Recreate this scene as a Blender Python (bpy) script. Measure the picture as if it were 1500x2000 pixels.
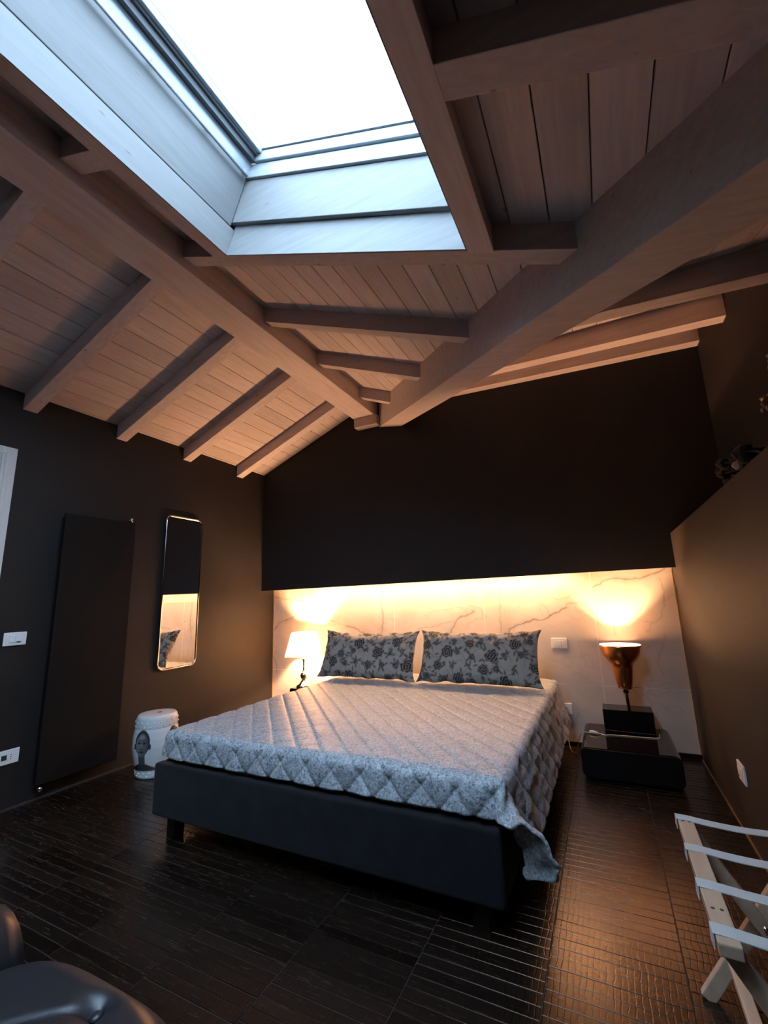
import bpy, bmesh, math, random
import numpy as np
from mathutils import Vector, Matrix, noise
random.seed(7)
rng = np.random.default_rng(7)
SC = bpy.context.scene
COL = SC.collection
for o in list(bpy.data.objects):
    bpy.data.objects.remove(o)

# ------------------------------------------------------------------ camera
R = np.array([[0.8946774250894413, 0.4455764927075219, -0.03184170507041088],
              [0.11596388051148657, -0.16282555688071762, 0.9798164197660713],
              [-0.43139852045648586, 0.8803121191787308, 0.19734712912785712]])
FPX = 849.629
CAM = np.array([0, 0, 1.16])
cd = bpy.data.cameras.new('camera')
cam = bpy.data.objects.new('camera', cd)
COL.objects.link(cam)
cd.sensor_fit = 'HORIZONTAL'
cd.sensor_width = 36
cd.lens = FPX / 1500 * 36
cd.clip_start = 0.01
M = Matrix.Identity(4)
for i in range(3):
    M[i][0] = R[0][i]; M[i][1] = R[1][i]; M[i][2] = -R[2][i]; M[i][3] = CAM[i]
cam.matrix_world = M
SC.camera = cam

# ------------------------------------------------------------------ world, exposure
SKY = 18.0
W = bpy.data.worlds.new('overcast_sky')
SC.world = W
W.use_nodes = True
bg = W.node_tree.nodes['Background']
bg.inputs[0].default_value = (0.55, 0.76, 1.0, 1)
bg.inputs[1].default_value = SKY
SC.view_settings.view_transform = 'Standard'
SC.view_settings.look = 'None'
SC.view_settings.exposure = 0.0
SC.view_settings.gamma = 1.0
SC.view_settings.use_curve_mapping = False
LED_W, LAMP_W, COPPER_W = 205.0, 165.0, 145.0       # strip emission, bulb powers
WARM = (1.0, 0.54, 0.27)


def ray(p):
    v = np.array([(p[0] - 750) / FPX, -(p[1] - 1000) / FPX, 1.0])
    return R.T @ v


def on(p, axis, val):                 # pixel -> point on the plane axis = val
    d = ray(p)
    return CAM + d * ((val - CAM[axis]) / d[axis])


# ------------------------------------------------------------------ materials
MATS = {}


def mat(name, col=(.5, .5, .5), rough=.5, metal=0.0, spec=.5, **kw):
    m = bpy.data.materials.new(name)
    m.use_nodes = True
    b = m.node_tree.nodes['Principled BSDF']
    b.inputs['Base Color'].default_value = (*col, 1)
    b.inputs['Roughness'].default_value = rough
    b.inputs['Metallic'].default_value = metal
    b.inputs['Specular IOR Level'].default_value = spec
    for k, v in kw.items():
        b.inputs[k.replace('_', ' ')].default_value = v
    MATS[name] = m
    return m


def nd(m, t, **kw):
    n = m.node_tree.nodes.new(t)
    for k, v in kw.items():
        setattr(n, k, v)
    return n


def ln(m, a, ao, b, bi):
    m.node_tree.links.new(a.outputs[ao], b.inputs[bi])


def bs(m):
    return m.node_tree.nodes['Principled BSDF']


def ramp(m, stops):
    r = nd(m, 'ShaderNodeValToRGB')
    e = r.color_ramp.elements
    while len(e) < len(stops):
        e.new(0.5)
    for i, (p, c) in enumerate(stops):
        e[i].position = p
        e[i].color = (*c, 1)
    return r


def coords(m, scale=(1, 1, 1), rotz=0.0, kind='pos'):
    mp = nd(m, 'ShaderNodeMapping')
    mp.inputs['Scale'].default_value = scale
    mp.inputs['Rotation'].default_value = (0, 0, rotz)
    if kind == 'pos':
        g = nd(m, 'ShaderNodeNewGeometry'); ln(m, g, 'Position', mp, 'Vector')
    else:
        g = nd(m, 'ShaderNodeTexCoord'); ln(m, g, 'Object', mp, 'Vector')
    return mp


def noise_tex(m, mp, scale, detail=4, rough=.5, dist=0.0):
    n = nd(m, 'ShaderNodeTexNoise')
    n.inputs['Scale'].default_value = scale
    n.inputs['Detail'].default_value = detail
    n.inputs['Roughness'].default_value = rough
    n.inputs['Distortion'].default_value = dist
    if mp is not None:
        ln(m, mp, 'Vector', n, 'Vector')
    return n


def bump(m, src, so, strength=.2, dist=.01):
    b = nd(m, 'ShaderNodeBump')
    b.inputs['Strength'].default_value = strength
    b.inputs['Distance'].default_value = dist
    ln(m, src, so, b, 'Height')
    ln(m, b, 'Normal', bs(m), 'Normal')
    return b


def wood(name, scale, rotz=0.0, c0=(.51, .41, .385), c1=(.67, .57, .545), knots=True, rough=.62):
    m = mat(name, c0, rough, spec=.3)
    mp = coords(m, scale, rotz)
    n1 = noise_tex(m, mp, 5.0, 6, .6, .6)
    r1 = ramp(m, [(.25, c0), (.75, c1)])
    ln(m, n1, 'Fac', r1, 'Fac')
    oi = nd(m, 'ShaderNodeObjectInfo')
    mr = nd(m, 'ShaderNodeMapRange')
    mr.inputs['To Min'].default_value = .86
    mr.inputs['To Max'].default_value = 1.08
    ln(m, oi, 'Random', mr, 'Value')
    mul = nd(m, 'ShaderNodeMixRGB', blend_type='MULTIPLY')
    mul.inputs['Fac'].default_value = 1
    ln(m, r1, 'Color', mul, 'Color1')
    ln(m, mr, 'Result', mul, 'Color2')
    last = mul
    if knots:
        mp2 = coords(m, tuple(.55 * s + .45 * max(scale) * .35 for s in scale), rotz)
        v = nd(m, 'ShaderNodeTexVoronoi')
        v.inputs['Scale'].default_value = 2.3
        ln(m, mp2, 'Vector', v, 'Vector')
        r2 = ramp(m, [(.035, (1, 1, 1)), (.075, (0, 0, 0))])
        ln(m, v, 'Distance', r2, 'Fac')
        mx = nd(m, 'ShaderNodeMixRGB', blend_type='MIX')
        mx.inputs['Color2'].default_value = (.17, .10, .07, 1)
        sc = nd(m, 'ShaderNodeMath', operation='MULTIPLY')
        sc.inputs[1].default_value = .65
        ln(m, r2, 'Color', sc, 0)
        ln(m, sc, 'Value', mx, 'Fac')
        ln(m, mul, 'Color', mx, 'Color1')
        last = mx
    ln(m, last, 'Color', bs(m), 'Base Color')
    bump(m, n1, 'Fac', .12, .004)
    return m


VA = math.atan2(-1, .815)                  # plan direction of the valley beam
wood('whitewashed_wood_y', (9, .7, 9))
wood('whitewashed_wood_x', (.7, 9, 9))
wood('whitewashed_wood_valley', (.7, 9, 9), -VA)
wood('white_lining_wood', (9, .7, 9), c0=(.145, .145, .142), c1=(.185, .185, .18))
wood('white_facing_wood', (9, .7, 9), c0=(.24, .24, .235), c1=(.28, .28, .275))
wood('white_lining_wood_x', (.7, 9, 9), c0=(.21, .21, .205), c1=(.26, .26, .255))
wood('rack_beech', (6, .8, 6), c0=(.50, .33, .22), c1=(.62, .44, .31), knots=False, rough=.45)

m = mat('dark_wall_paint', (.05, .042, .037), .62, spec=.3)
n = noise_tex(m, coords(m), 90, 3)
bump(m, n, 'Fac', .10, .003)
n2 = noise_tex(m, coords(m), 1.6, 3)
r = ramp(m, [(.3, (.0155, .0120, .0108)), (.7, (.020, .0155, .0138))]); ln(m, n2, 'Fac', r, 'Fac'); ln(m, r, 'Color', bs(m), 'Base Color')
m = mat('lit_wall_paint', (.04, .03, .025), .6, spec=.3)  # lighter copy of the wall paint, warm light on the half wall in its colour
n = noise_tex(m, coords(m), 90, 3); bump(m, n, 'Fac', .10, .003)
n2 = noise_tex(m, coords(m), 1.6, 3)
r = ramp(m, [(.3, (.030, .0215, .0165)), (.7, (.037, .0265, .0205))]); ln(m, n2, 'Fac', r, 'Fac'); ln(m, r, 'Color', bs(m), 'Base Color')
m = mat('black_wall_paint', (.022, .018, .018), .7, spec=.25)
n = noise_tex(m, coords(m), 90, 3); bump(m, n, 'Fac', .08, .003)
mat('roof_deck', (.10, .07, .05), .8)
mat('shadow_groove', (.03, .022, .018), .8)

# marble with veins read from a mesh attribute
m = mat('veined_marble', (.72, .70, .67), .16, spec=.5)
at = nd(m, 'ShaderNodeAttribute', attribute_name='vein')
n = noise_tex(m, coords(m), 2.2, 6, .6, .8)
r = ramp(m, [(.30, (.55, .475, .41)), (.55, (.65, .575, .505)), (.8, (.69, .625, .56))])
ln(m, n, 'Fac', r, 'Fac')
mx = nd(m, 'ShaderNodeMixRGB')
mx.inputs['Color2'].default_value = (.10, .085, .078, 1)
ln(m, r, 'Color', mx, 'Color1'); ln(m, at, 'Fac', mx, 'Fac'); ln(m, mx, 'Color', bs(m), 'Base Color')
mat('pale_grout', (.85, .77, .64), .6)
mat('brass_edge', (.72, .52, .28), .35, 1.0)

# floor
m = mat('dark_floor_slat', (.03, .022, .018), .34, spec=.6)
bs(m).inputs['Specular Tint'].default_value = (1.0, .62, .40, 1)
oi = nd(m, 'ShaderNodeObjectInfo')
at = nd(m, 'ShaderNodeAttribute', attribute_name='tint')
mp = coords(m, (3, 40, 10))
n = noise_tex(m, mp, 3.0, 6, .65, 1.2)
mpw = coords(m, (1, 1, 1))
wv = nd(m, 'ShaderNodeTexWave', wave_type='BANDS', bands_direction='X')
wv.inputs['Scale'].default_value = 17
wv.inputs['Distortion'].default_value = 3.0
wv.inputs['Detail'].default_value = 2
ln(m, mpw, 'Vector', wv, 'Vector')
rw = ramp(m, [(.0, (0, 0, 0)), (.16, (1, 1, 1))])
ln(m, wv, 'Fac', rw, 'Fac')
rr = ramp(m, [(.3, (.007, .0046, .0036)), (.7, (.0135, .0088, .0062))])
ln(m, n, 'Fac', rr, 'Fac')
ad = nd(m, 'ShaderNodeMath', operation='ADD'); ln(m, oi, 'Random', ad, 0); ln(m, at, 'Fac', ad, 1)
fr = nd(m, 'ShaderNodeMath', operation='FRACT'); ln(m, ad, 'Value', fr, 0)
mr = nd(m, 'ShaderNodeMapRange'); mr.inputs['To Min'].default_value = .55; mr.inputs['To Max'].default_value = 1.35
ln(m, fr, 'Value', mr, 'Value')
mu = nd(m, 'ShaderNodeMixRGB', blend_type='MULTIPLY'); mu.inputs['Fac'].default_value = 1
ln(m, rr, 'Color', mu, 'Color1'); ln(m, mr, 'Result', mu, 'Color2')
mk2 = nd(m, 'ShaderNodeMixRGB', blend_type='MULTIPLY'); mk2.inputs['Fac'].default_value = .6
ln(m, mu, 'Color', mk2, 'Color1'); ln(m, rw, 'Color', mk2, 'Color2')
ln(m, mk2, 'Color', bs(m), 'Base Color')
hm = nd(m, 'ShaderNodeMixRGB', blend_type='MULTIPLY'); hm.inputs['Fac'].default_value = .8
hm.inputs['Color1'].default_value = (1, 1, 1, 1); ln(m, rw, 'Color', hm, 'Color2')
bump(m, hm, 'Color', .22, .0012)
r3 = nd(m, 'ShaderNodeMapRange'); r3.inputs['To Min'].default_value = .23; r3.inputs['To Max'].default_value = .30
ln(m, n, 'Fac', r3, 'Value'); ln(m, r3, 'Result', bs(m), 'Roughness')
mat('floor_grout', (.05, .05, .055), .8, spec=.2)
mat('strip_dark', (.035, .033, .033), .6)

mat('black_baseboard', (.005, .0045, .0045), .5, spec=.25)
mat('white_trim', (.62, .61, .58), .4)
mat('white_plastic', (.80, .79, .77), .3)
mat('dark_plastic', (.03, .03, .03), .4)
mat('alu_white', (.34, .37, .39), .35)
mat('alu_grey', (.25, .28, .30), .4, .6)
mat('track_dark', (.06, .065, .07), .45)
mat('chrome', (.78, .76, .74), .08, 1.0)
mat('mirror_glass', (.92, .92, .92), .01, 1.0)
mat('radiator_black', (.006, .005, .0048), .7, spec=.15)
mat('black_gloss', (.006, .006, .007), .06, spec=.6)
mat('black_metal', (.02, .018, .016), .35, .8)
mat('copper', (.86, .34, .12), .28, 1.0)
mat('reflector_white', (.6, .56, .52), .5)
m = mat('lamp_fabric', (.86, .80, .70), .8)
nt = m.node_tree
tr = nd(m, 'ShaderNodeBsdfTranslucent'); tr.inputs[0].default_value = (.95, .84, .68, 1)
mixs = nd(m, 'ShaderNodeMixShader'); mixs.inputs[0].default_value = .6
ln(m, bs(m), 0, mixs, 1); ln(m, tr, 0, mixs, 2)
nt.links.new(mixs.outputs[0], nt.nodes['Material Output'].inputs[0])


def emis(name, col, s):
    m = mat(name, (.8, .8, .8), .5)
    bs(m).inputs['Emission Color'].default_value = (*col, 1)
    bs(m).inputs['Emission Strength'].default_value = s
    return m


emis('led_glow', WARM, LED_W)
emis('bulb_glow', (1.0, .80, .60), 30)
m = mat('pane_glass', (1, 1, 1), 0)
tb = nd(m, 'ShaderNodeBsdfTransparent'); tb.inputs[0].default_value = (.96, .98, 1, 1)
gb = nd(m, 'ShaderNodeBsdfGlossy'); gb.inputs['Roughness'].default_value = .02
ms = nd(m, 'ShaderNodeMixShader'); ms.inputs[0].default_value = .05
ln(m, tb, 0, ms, 1); ln(m, gb, 0, ms, 2)
m.node_tree.links.new(ms.outputs[0], m.node_tree.nodes['Material Output'].inputs[0])

# bed textiles
m = mat('bed_velvet', (.017, .016, .024), .85, spec=.2, Sheen_Weight=.08)
n = noise_tex(m, coords(m), 14, 4); r = ramp(m, [(.3, (.004, .0035, .005)), (.7, (.009, .008, .011))])
ln(m, n, 'Fac', r, 'Fac'); ln(m, r, 'Color', bs(m), 'Base Color')
n = noise_tex(m, coords(m), 500, 2); bump(m, n, 'Fac', .2, .002)
mat('mattress_ticking', (.55, .54, .52), .8)
m = mat('quilt_satin', (.42, .43, .44), .42, spec=.4, Sheen_Weight=.15)
mp = coords(m, (1, 1, 1), 0, 'obj')
v = nd(m, 'ShaderNodeTexVoronoi', feature='DISTANCE_TO_EDGE'); v.inputs['Scale'].default_value = 75
ln(m, mp, 'Vector', v, 'Vector')
n = noise_tex(m, mp, 34, 5, .66, 2.2)
n2 = noise_tex(m, mp, 120, 3, .6)
a1 = nd(m, 'ShaderNodeMath', operation='MULTIPLY'); a1.inputs[1].default_value = .55
ln(m, n2, 'Fac', a1, 0)
a2 = nd(m, 'ShaderNodeMath', operation='MULTIPLY_ADD'); a2.inputs[1].default_value = .55
ln(m, n, 'Fac', a2, 0); ln(m, a1, 'Value', a2, 2)
r = ramp(m, [(.41, (.085, .10, .118)), (.50, (.29, .315, .34)), (.64, (.52, .54, .56))])
ln(m, a2, 'Value', r, 'Fac')
rv = ramp(m, [(.02, (.55, .55, .57)), (.10, (1, 1, 1))]); ln(m, v, 'Distance', rv, 'Fac')
mu = nd(m, 'ShaderNodeMixRGB', blend_type='MULTIPLY'); mu.inputs['Fac'].default_value = .7
ln(m, r, 'Color', mu, 'Color1'); ln(m, rv, 'Color', mu, 'Color2')
ln(m, mu, 'Color', bs(m), 'Base Color')
bump(m, a2, 'Value', .15, .003)
m = mat('floral_cotton', (.4, .37, .33), .75, spec=.2)
at = nd(m, 'ShaderNodeAttribute', attribute_name='print')
mx = nd(m, 'ShaderNodeMixRGB'); mx.inputs['Color1'].default_value = (.36, .335, .30, 1); mx.inputs['Color2'].default_value = (.035, .032, .03, 1)
ln(m, at, 'Fac', mx, 'Fac'); ln(m, mx, 'Color', bs(m), 'Base Color')
n = noise_tex(m, coords(m), 300, 2); bump(m, n, 'Fac', .15, .002)

m = mat('glazed_ceramic', (.66, .67, .68), .10, spec=.6)
at = nd(m, 'ShaderNodeAttribute', attribute_name='print')
mx = nd(m, 'ShaderNodeMixRGB'); mx.inputs['Color1'].default_value = (.66, .67, .68, 1); mx.inputs['Color2'].default_value = (.015, .015, .02, 1)
ln(m, at, 'Fac', mx, 'Fac'); ln(m, mx, 'Color', bs(m), 'Base Color')
mat('red_print', (.45, .10, .07), .2)
m = mat('black_leather', (.012, .012, .015), .40, spec=.5)
n = noise_tex(m, coords(m), 140, 4); bump(m, n, 'Fac', .12, .003)
m = mat('strap_webbing', (.55, .54, .51), .8)
n = noise_tex(m, coords(m), 400, 2); bump(m, n, 'Fac', .3, .002)
mat('cable_white', (.75, .68, .55), .4)
mat('dried_dark', (.035, .028, .03), .8)
mat('dried_pale', (.42, .32, .27), .8)
mat('crystal', (.9, .85, .8), .03, 0, .8, Transmission_Weight=.6)
mat('brass_old', (.55, .36, .2), .3, 1.0)


# ------------------------------------------------------------------ object helpers
def origin_of(p):
    v = Vector((0, 0, 0))
    while p is not None:
        v += p.location
        p = p.parent
    return v


def mk(name, verts, faces, material, parent=None, origin=None, smooth=False, kind=None, bevel=0.0, seg=2):
    """world-space verts -> one mesh object (children keep their thing's origin)"""
    o0 = origin_of(parent) if parent is not None else Vector(origin or (0, 0, 0))
    me = bpy.data.meshes.new(name)
    me.from_pydata([(v[0] - o0.x, v[1] - o0.y, v[2] - o0.z) for v in verts], [], [tuple(int(i) for i in f) for f in faces])
    if bevel > 0:
        b = bmesh.new(); b.from_mesh(me)
        bmesh.ops.recalc_face_normals(b, faces=b.faces)
        bmesh.ops.bevel(b, geom=list(b.edges), offset=bevel, segments=seg, affect='EDGES', profile=.6, clamp_overlap=True)
        b.to_mesh(me); b.free()
    else:
        b = bmesh.new(); b.from_mesh(me)
        bmesh.ops.recalc_face_normals(b, faces=b.faces)
        b.to_mesh(me); b.free()
    me.materials.append(MATS[material])
    if smooth:
        me.polygons.foreach_set('use_smooth', [True] * len(me.polygons))
    ob = bpy.data.objects.new(name, me)
    COL.objects.link(ob)
    if parent is not None:
        ob.parent = parent
    else:
        ob.location = o0
    if kind:
        ob['kind'] = kind
    return ob


HEX = [(0, 1, 2, 3), (7, 6, 5, 4), (0, 4, 5, 1), (1, 5, 6, 2), (2, 6, 7, 3), (3, 7, 4, 0)]


def hexa(name, pts, material, parent=None, **kw):
    return mk(name, pts, HEX, material, parent, **kw)


def boxpts(x0, x1, y0, y1, z0, z1):
    return [(x0, y0, z0), (x1, y0, z0), (x1, y1, z0), (x0, y1, z0), (x0, y0, z1), (x1, y0, z1), (x1, y1, z1), (x0, y1, z1)]


def box(name, x0, x1, y0, y1, z0, z1, material, parent=None, **kw):
    return hexa(name, boxpts(x0, x1, y0, y1, z0, z1), material, parent, **kw)


def multi(boxes):
    V, F = [], []
    for b in boxes:
        p = boxpts(*b) if len(b) == 6 else list(b)
        k = len(V); V += p; F += [tuple(i + k for i in f) for f in HEX]
    return V, F


def lathe(prof, c, n=40, cap=True):
    """prof [(r,z)] around vertical axis at c=(x,y)"""
    V, F = [], []
    for r, z in prof:
        for i in range(n):
            a = 2 * math.pi * i / n
            V.append((c[0] + r * math.cos(a), c[1] + r * math.sin(a), z))
    for j in range(len(prof) - 1):
        for i in range(n):
            k = (i + 1) % n
            F.append((j * n + i, j * n + k, (j + 1) * n + k, (j + 1) * n + i))
    if cap:
        F.append(tuple(range(n - 1, -1, -1)))
        F.append(tuple((len(prof) - 1) * n + i for i in range(n)))
    return V, F


def tube(pts, r, n=10, closed=False):
    pts = [Vector(p) for p in pts]
    V, F = [], []
    N = len(pts)
    up = Vector((0, 0, 1))
    for i, p in enumerate(pts):
        a = pts[(i - 1) % N] if (closed or i > 0) else p
        b = pts[(i + 1) % N] if (closed or i < N - 1) else p
        t = (b - a).normalized()
        u = t.cross(up)
        if u.length < 1e-3:
            u = t.cross(Vector((1, 0, 0)))
        u.normalize(); w = u.cross(t)
        rr = r[i] if isinstance(r, (list, tuple)) else r
        for k in range(n):
            q = 2 * math.pi * k / n
            V.append(tuple(p + u * rr * math.cos(q) + w * rr * math.sin(q)))
    for i in range(N if closed else N - 1):
        j = (i + 1) % N
        for k in range(n):
            l = (k + 1) % n
            F.append((i * n + k, i * n + l, j * n + l, j * n + k))
    if not closed:
        F.append(tuple(range(n))); F.append(tuple((N - 1) * n + k for k in range(n - 1, -1, -1)))
    return V, F


def thing(name, label, cat, loc, group=None):
    o = bpy.data.objects.new(name, None)
    COL.objects.link(o)
    o.location = loc
    o.empty_display_size = .1
    return tag(o, label, cat, group)


def tag(o, label, cat, group=None):
    o['label'] = label; o['category'] = cat
    if group:
        o['group'] = group
    return o


def struct(o, label=None, cat=None):
    o['kind'] = 'structure'
    if label:
        o['label'] = label
    if cat:
        o['category'] = cat
    return o


def set_attr(ob, name, vals):
    a = ob.data.attributes.new(name, 'FLOAT', 'POINT')
    a.data.foreach_set('value', np.asarray(vals, dtype=np.float32))


# ================================================================== SETTING
XL, XR, XF = -3.34, .478, .84          # left wall, half wall, wall behind the half wall
YB, YM, YN = 3.72, 3.925, -2.2         # upper back wall, marble, wall behind the camera
ZH = 1.565                             # top of the half wall
zl = lambda x: 2.60 + .405 * (x - XL)
zc = lambda x: 3.151 - .41 * (x + 1.86)
zw = lambda y: 3.15 - .334 * (YB - y)
yv = lambda x: YB - (x + 1.845) / .815  # valley line, left face of the valley beam

# floor: grout bed with every slat its own piece
floor = mk('floor', *multi([(XL - .15, XF + .15, YN - .15, YM + .1, -.12, -.0022)]), 'floor_grout')
struct(floor, 'dark brown mosaic floor of narrow saw-cut wooden slats', 'floor')
PITCH, GAP = .0456, .0019
colx = [XL] + [.09 - .388 * k for k in range(8, -1, -1)] + [XR]
slats = []
for ci in range(len(colx) - 1):
    off = random.uniform(0, PITCH) if ci % 2 else random.uniform(0, .01)
    y = -1.0 - off
    while y < YM:
        slats.append((colx[ci] + GAP / 2, min(colx[ci + 1], XR) - GAP / 2, y + GAP / 2, min(y + PITCH - GAP / 2, YM - .001)))
        y += PITCH


def vis_size(s):
    cx, cy = (s[0] + s[1]) / 2, (s[2] + s[3]) / 2
    v = R @ (np.array([cx, cy, 0]) - CAM)
    if v[2] < .2:
        return 0
    px, py = 750 + FPX * v[0] / v[2], 1000 - FPX * v[1] / v[2]
    if not (-120 < px < 1620 and 1400 < py < 2030):
        return 0
    if -2.22 < cx < -.5 and 1.80 < cy < 3.85:       # beneath the bed
        return 0
    if px < 180 and py > 1930:
        return 0
    return 1.0 / v[2] ** 2


slats = [s for s in slats if s[3] - s[2] > .01]
slats.sort(key=vis_size, reverse=True)
meshes = {}
for s in slats[:300]:
    w = round(s[1] - s[0], 4); d = round(s[3] - s[2], 4)
    dz = random.uniform(-.0008, .0008)
    if (w, d) not in meshes:
        tmp = mk('slat', boxpts(-w / 2, w / 2, -d / 2, d / 2, -.012, 0), HEX, 'dark_floor_slat', bevel=.0012, seg=1)
        meshes[(w, d)] = tmp.data
        bpy.data.objects.remove(tmp)
    ob = bpy.data.objects.new('slat', meshes[(w, d)])
    COL.objects.link(ob)
    ob.parent = floor
    ob.location = ((s[0] + s[1]) / 2, (s[2] + s[3]) / 2, dz)
V, F, T = [], [], []
for s in slats[300:]:
    dz = random.uniform(-.0008, .0008); k = len(V); t = random.random()
    e = .0012
    V += boxpts(s[0], s[1], s[2], s[3], -.012, dz - e) + boxpts(s[0] + e, s[1] - e, s[2] + e, s[3] - e, 0, dz)[4:]
    T += [t] * 12
    F += [(k, k + 4, k + 5, k + 1), (k + 1, k + 5, k + 6, k + 2), (k + 2, k + 6, k + 7, k + 3), (k + 3, k + 7, k + 4, k)]
    F += [(k + 4, k + 8, k + 9, k + 5), (k + 5, k + 9, k + 10, k + 6), (k + 6, k + 10, k + 11, k + 7), (k + 7, k + 11, k + 8, k + 4), (k + 8, k + 11, k + 10, k + 9)]
fs = mk('slat_field', V, F, 'dark_floor_slat', floor, kind='stuff')
set_attr(fs, 'tint', T)

# walls
wl = mk('wall_left', *multi([(XL - .15, XL, YN - .15, YM + .2, -.1, 2.66)]), 'dark_wall_paint')
struct(wl, 'dark charcoal painted wall with radiator and mirror', 'wall')
zs0, zs1 = 1.293, 1.321
pts = boxpts(XL, XF, YB, YM + .2, zs0, 3.3)
pts = [(x, y, (zs0 + (zs1 - zs0) * (x - XL) / (XR - XL)) if z < 2 else z) for x, y, z in pts]
pts = [(x, y, z + .035 if z < 2 else z) for x, y, z in pts]
lip = [(x, y if y < 3.9 else YB + .024, z) for x, y, z in boxpts(XL, XF, YB, YM + .2, zs0, 0)]
lip = [(x, y, (zs0 if x < 0 else zs0 + (zs1 - zs0) * (XF - XL) / (XR - XL)) + (.035 if k > 3 else 0)) for k, (x, y, z) in enumerate(lip)]
V, F = multi([pts, lip])
wb = mk('wall_back', V, F, 'black_wall_paint')
struct(wb, 'black painted wall overhanging the lit marble niche', 'wall')
wr = mk('wall_right', *multi([(XR, XF, YN, YB, -.1, ZH), (XR, XF, YB, YM + .1, -.1, zs1 + .03)]), 'lit_wall_paint')
struct(wr, 'half height wall with a ledge on top, its lit tone painted in', 'wall')
wf = mk('wall_far_right', *multi([(XF, XF + .15, YN - .15, YM + .2, -.1, 3.3)]), 'black_wall_paint')
struct(wf, 'black painted wall behind the ledge of the half wall', 'wall')
wn = mk('wall_front', *multi([(XL - .15, XF + .15, YN - .15, YN, -.1, 3.4)]), 'dark_wall_paint')
struct(wn, 'dark painted wall opposite the bed', 'wall')

# marble niche: large veined tiles
niche = mk('wall_niche', *multi([(XL - .1, XR + .06, YM + .0012, YM + .12, -.1, 1.36)]), 'pale_grout')
struct(niche, 'white veined marble tiles lit from above behind the bed', 'wall')
veins = [  # pixel polylines, width (m), darkness
    ([(531, 1165.6), (566, 1170.6), (580, 1172.6), (602, 1174)], .008, .6),
    ([(599.6, 1150), (612, 1164), (617, 1171)], .007, .6),
    ([(529, 1236), (552, 1213), (570, 1208), (586, 1196), (592, 1190)], .010, .6),
    ([(612, 1186), (630, 1202), (653, 1214.6), (675, 1221.6)], .008, .5),
    ([(675, 1221.6), (692, 1227), (709, 1235.6), (720, 1250)], .026, .55),
    ([(744, 1151), (745, 1182), (748, 1207), (746.6, 1224), (745, 1250)], .012, .5),
    ([(747, 1195), (748, 1212), (747, 1228)], .028, .5),
    ([(748, 1208), (768, 1211)], .006, .45),
    ([(857, 1153), (871, 1174), (885, 1184), (902, 1188)], .008, .4),
    ([(872, 1246), (882, 1230), (893.6, 1210), (900, 1204)], .020, .6),
    ([(893.6, 1208), (910, 1202), (924, 1193.6)], .022, .6),
    ([(814, 1230), (846, 1224), (871, 1217), (895, 1211)], .007, .4),
    ([(829, 1202), (843, 1195), (871, 1191), (886, 1187)], .005, .35),
    ([(905, 1196), (918, 1182), (935, 1186), (949, 1206)], .006, .4),
    ([(912, 1220), (930, 1210), (946, 1205)], .006, .35),
    ([(900, 1180), (915, 1165), (930, 1178)], .005, .35),
    ([(984, 1247), (990, 1238), (998, 1228)], .022, .6),
    ([(998, 1228), (1007, 1222), (1041, 1209.6), (1056, 1211), (1072, 1203.5), (1087, 1197), (1105.5, 1185)], .009, .85),
    ([(1085, 1199), (1096, 1191), (1105, 1186)], .014, .7),
    ([(1105, 1182), (1125.4, 1177.4), (1136, 1179), (1148, 1186), (1161, 1200)], .008, .6),
    ([(1159, 1149), (1176, 1136), (1206, 1130), (1237, 1131.4), (1268, 1123.7), (1283, 1117.6), (1300, 1112)], .010, .75),
    ([(1288, 1130), (1295.6, 1151), (1298.6, 1173), (1289.4, 1206.5), (1272.6, 1219), (1265, 1234)], .008, .45),
    ([(976.7, 1151), (977, 1197), (980, 1246)], .006, .5),
    ([(1004, 1156), (1029, 1173), (1050, 1170), (1066, 1185), (1072, 1198)], .005, .4),
    ([(1056, 1160), (1072, 1165), (1093, 1173), (1115, 1163)], .006, .4),
    ([(1050, 1172), (1056, 1190), (1060, 1202)], .004, .3),
    ([(1165, 1191), (1176, 1196), (1216, 1196), (1243, 1210), (1268, 1216)], .005, .4),
    ([(1199, 1219), (1202, 1243)], .005, .4),
    ([(1298, 1173), (1312, 1165), (1320, 1160)], .006, .35),
    ([(529, 1267), (533.5, 1282), (539.5, 1297), (541, 1314)], .012, .65),
    ([(1260, 1290), (1275, 1330), (1262, 1360), (1285, 1400)], .006, .3),
    ([(1300, 1240), (1285, 1290), (1296, 1320)], .006, .3),
    ([(1120, 1370), (1130, 1395), (1122, 1420)], .008, .3),
    ([(1080, 1290), (1110, 1300), (1150, 1330)], .006, .25),
    ([(640, 1160), (690, 1150)], .004, .3),
]
segs = []
for poly, wdt, dk in veins:
    q = [on(p, 1, YM) for p in poly]
    for a, b in zip(q[:-1], q[1:]):
        segs.append((a[0], a[2], b[0], b[2], wdt, dk))
tx = [XL, -2.73, -1.85, -.97, -.09, XR]
tz = [.03, .455, 1.335]
JG = .0026
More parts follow.
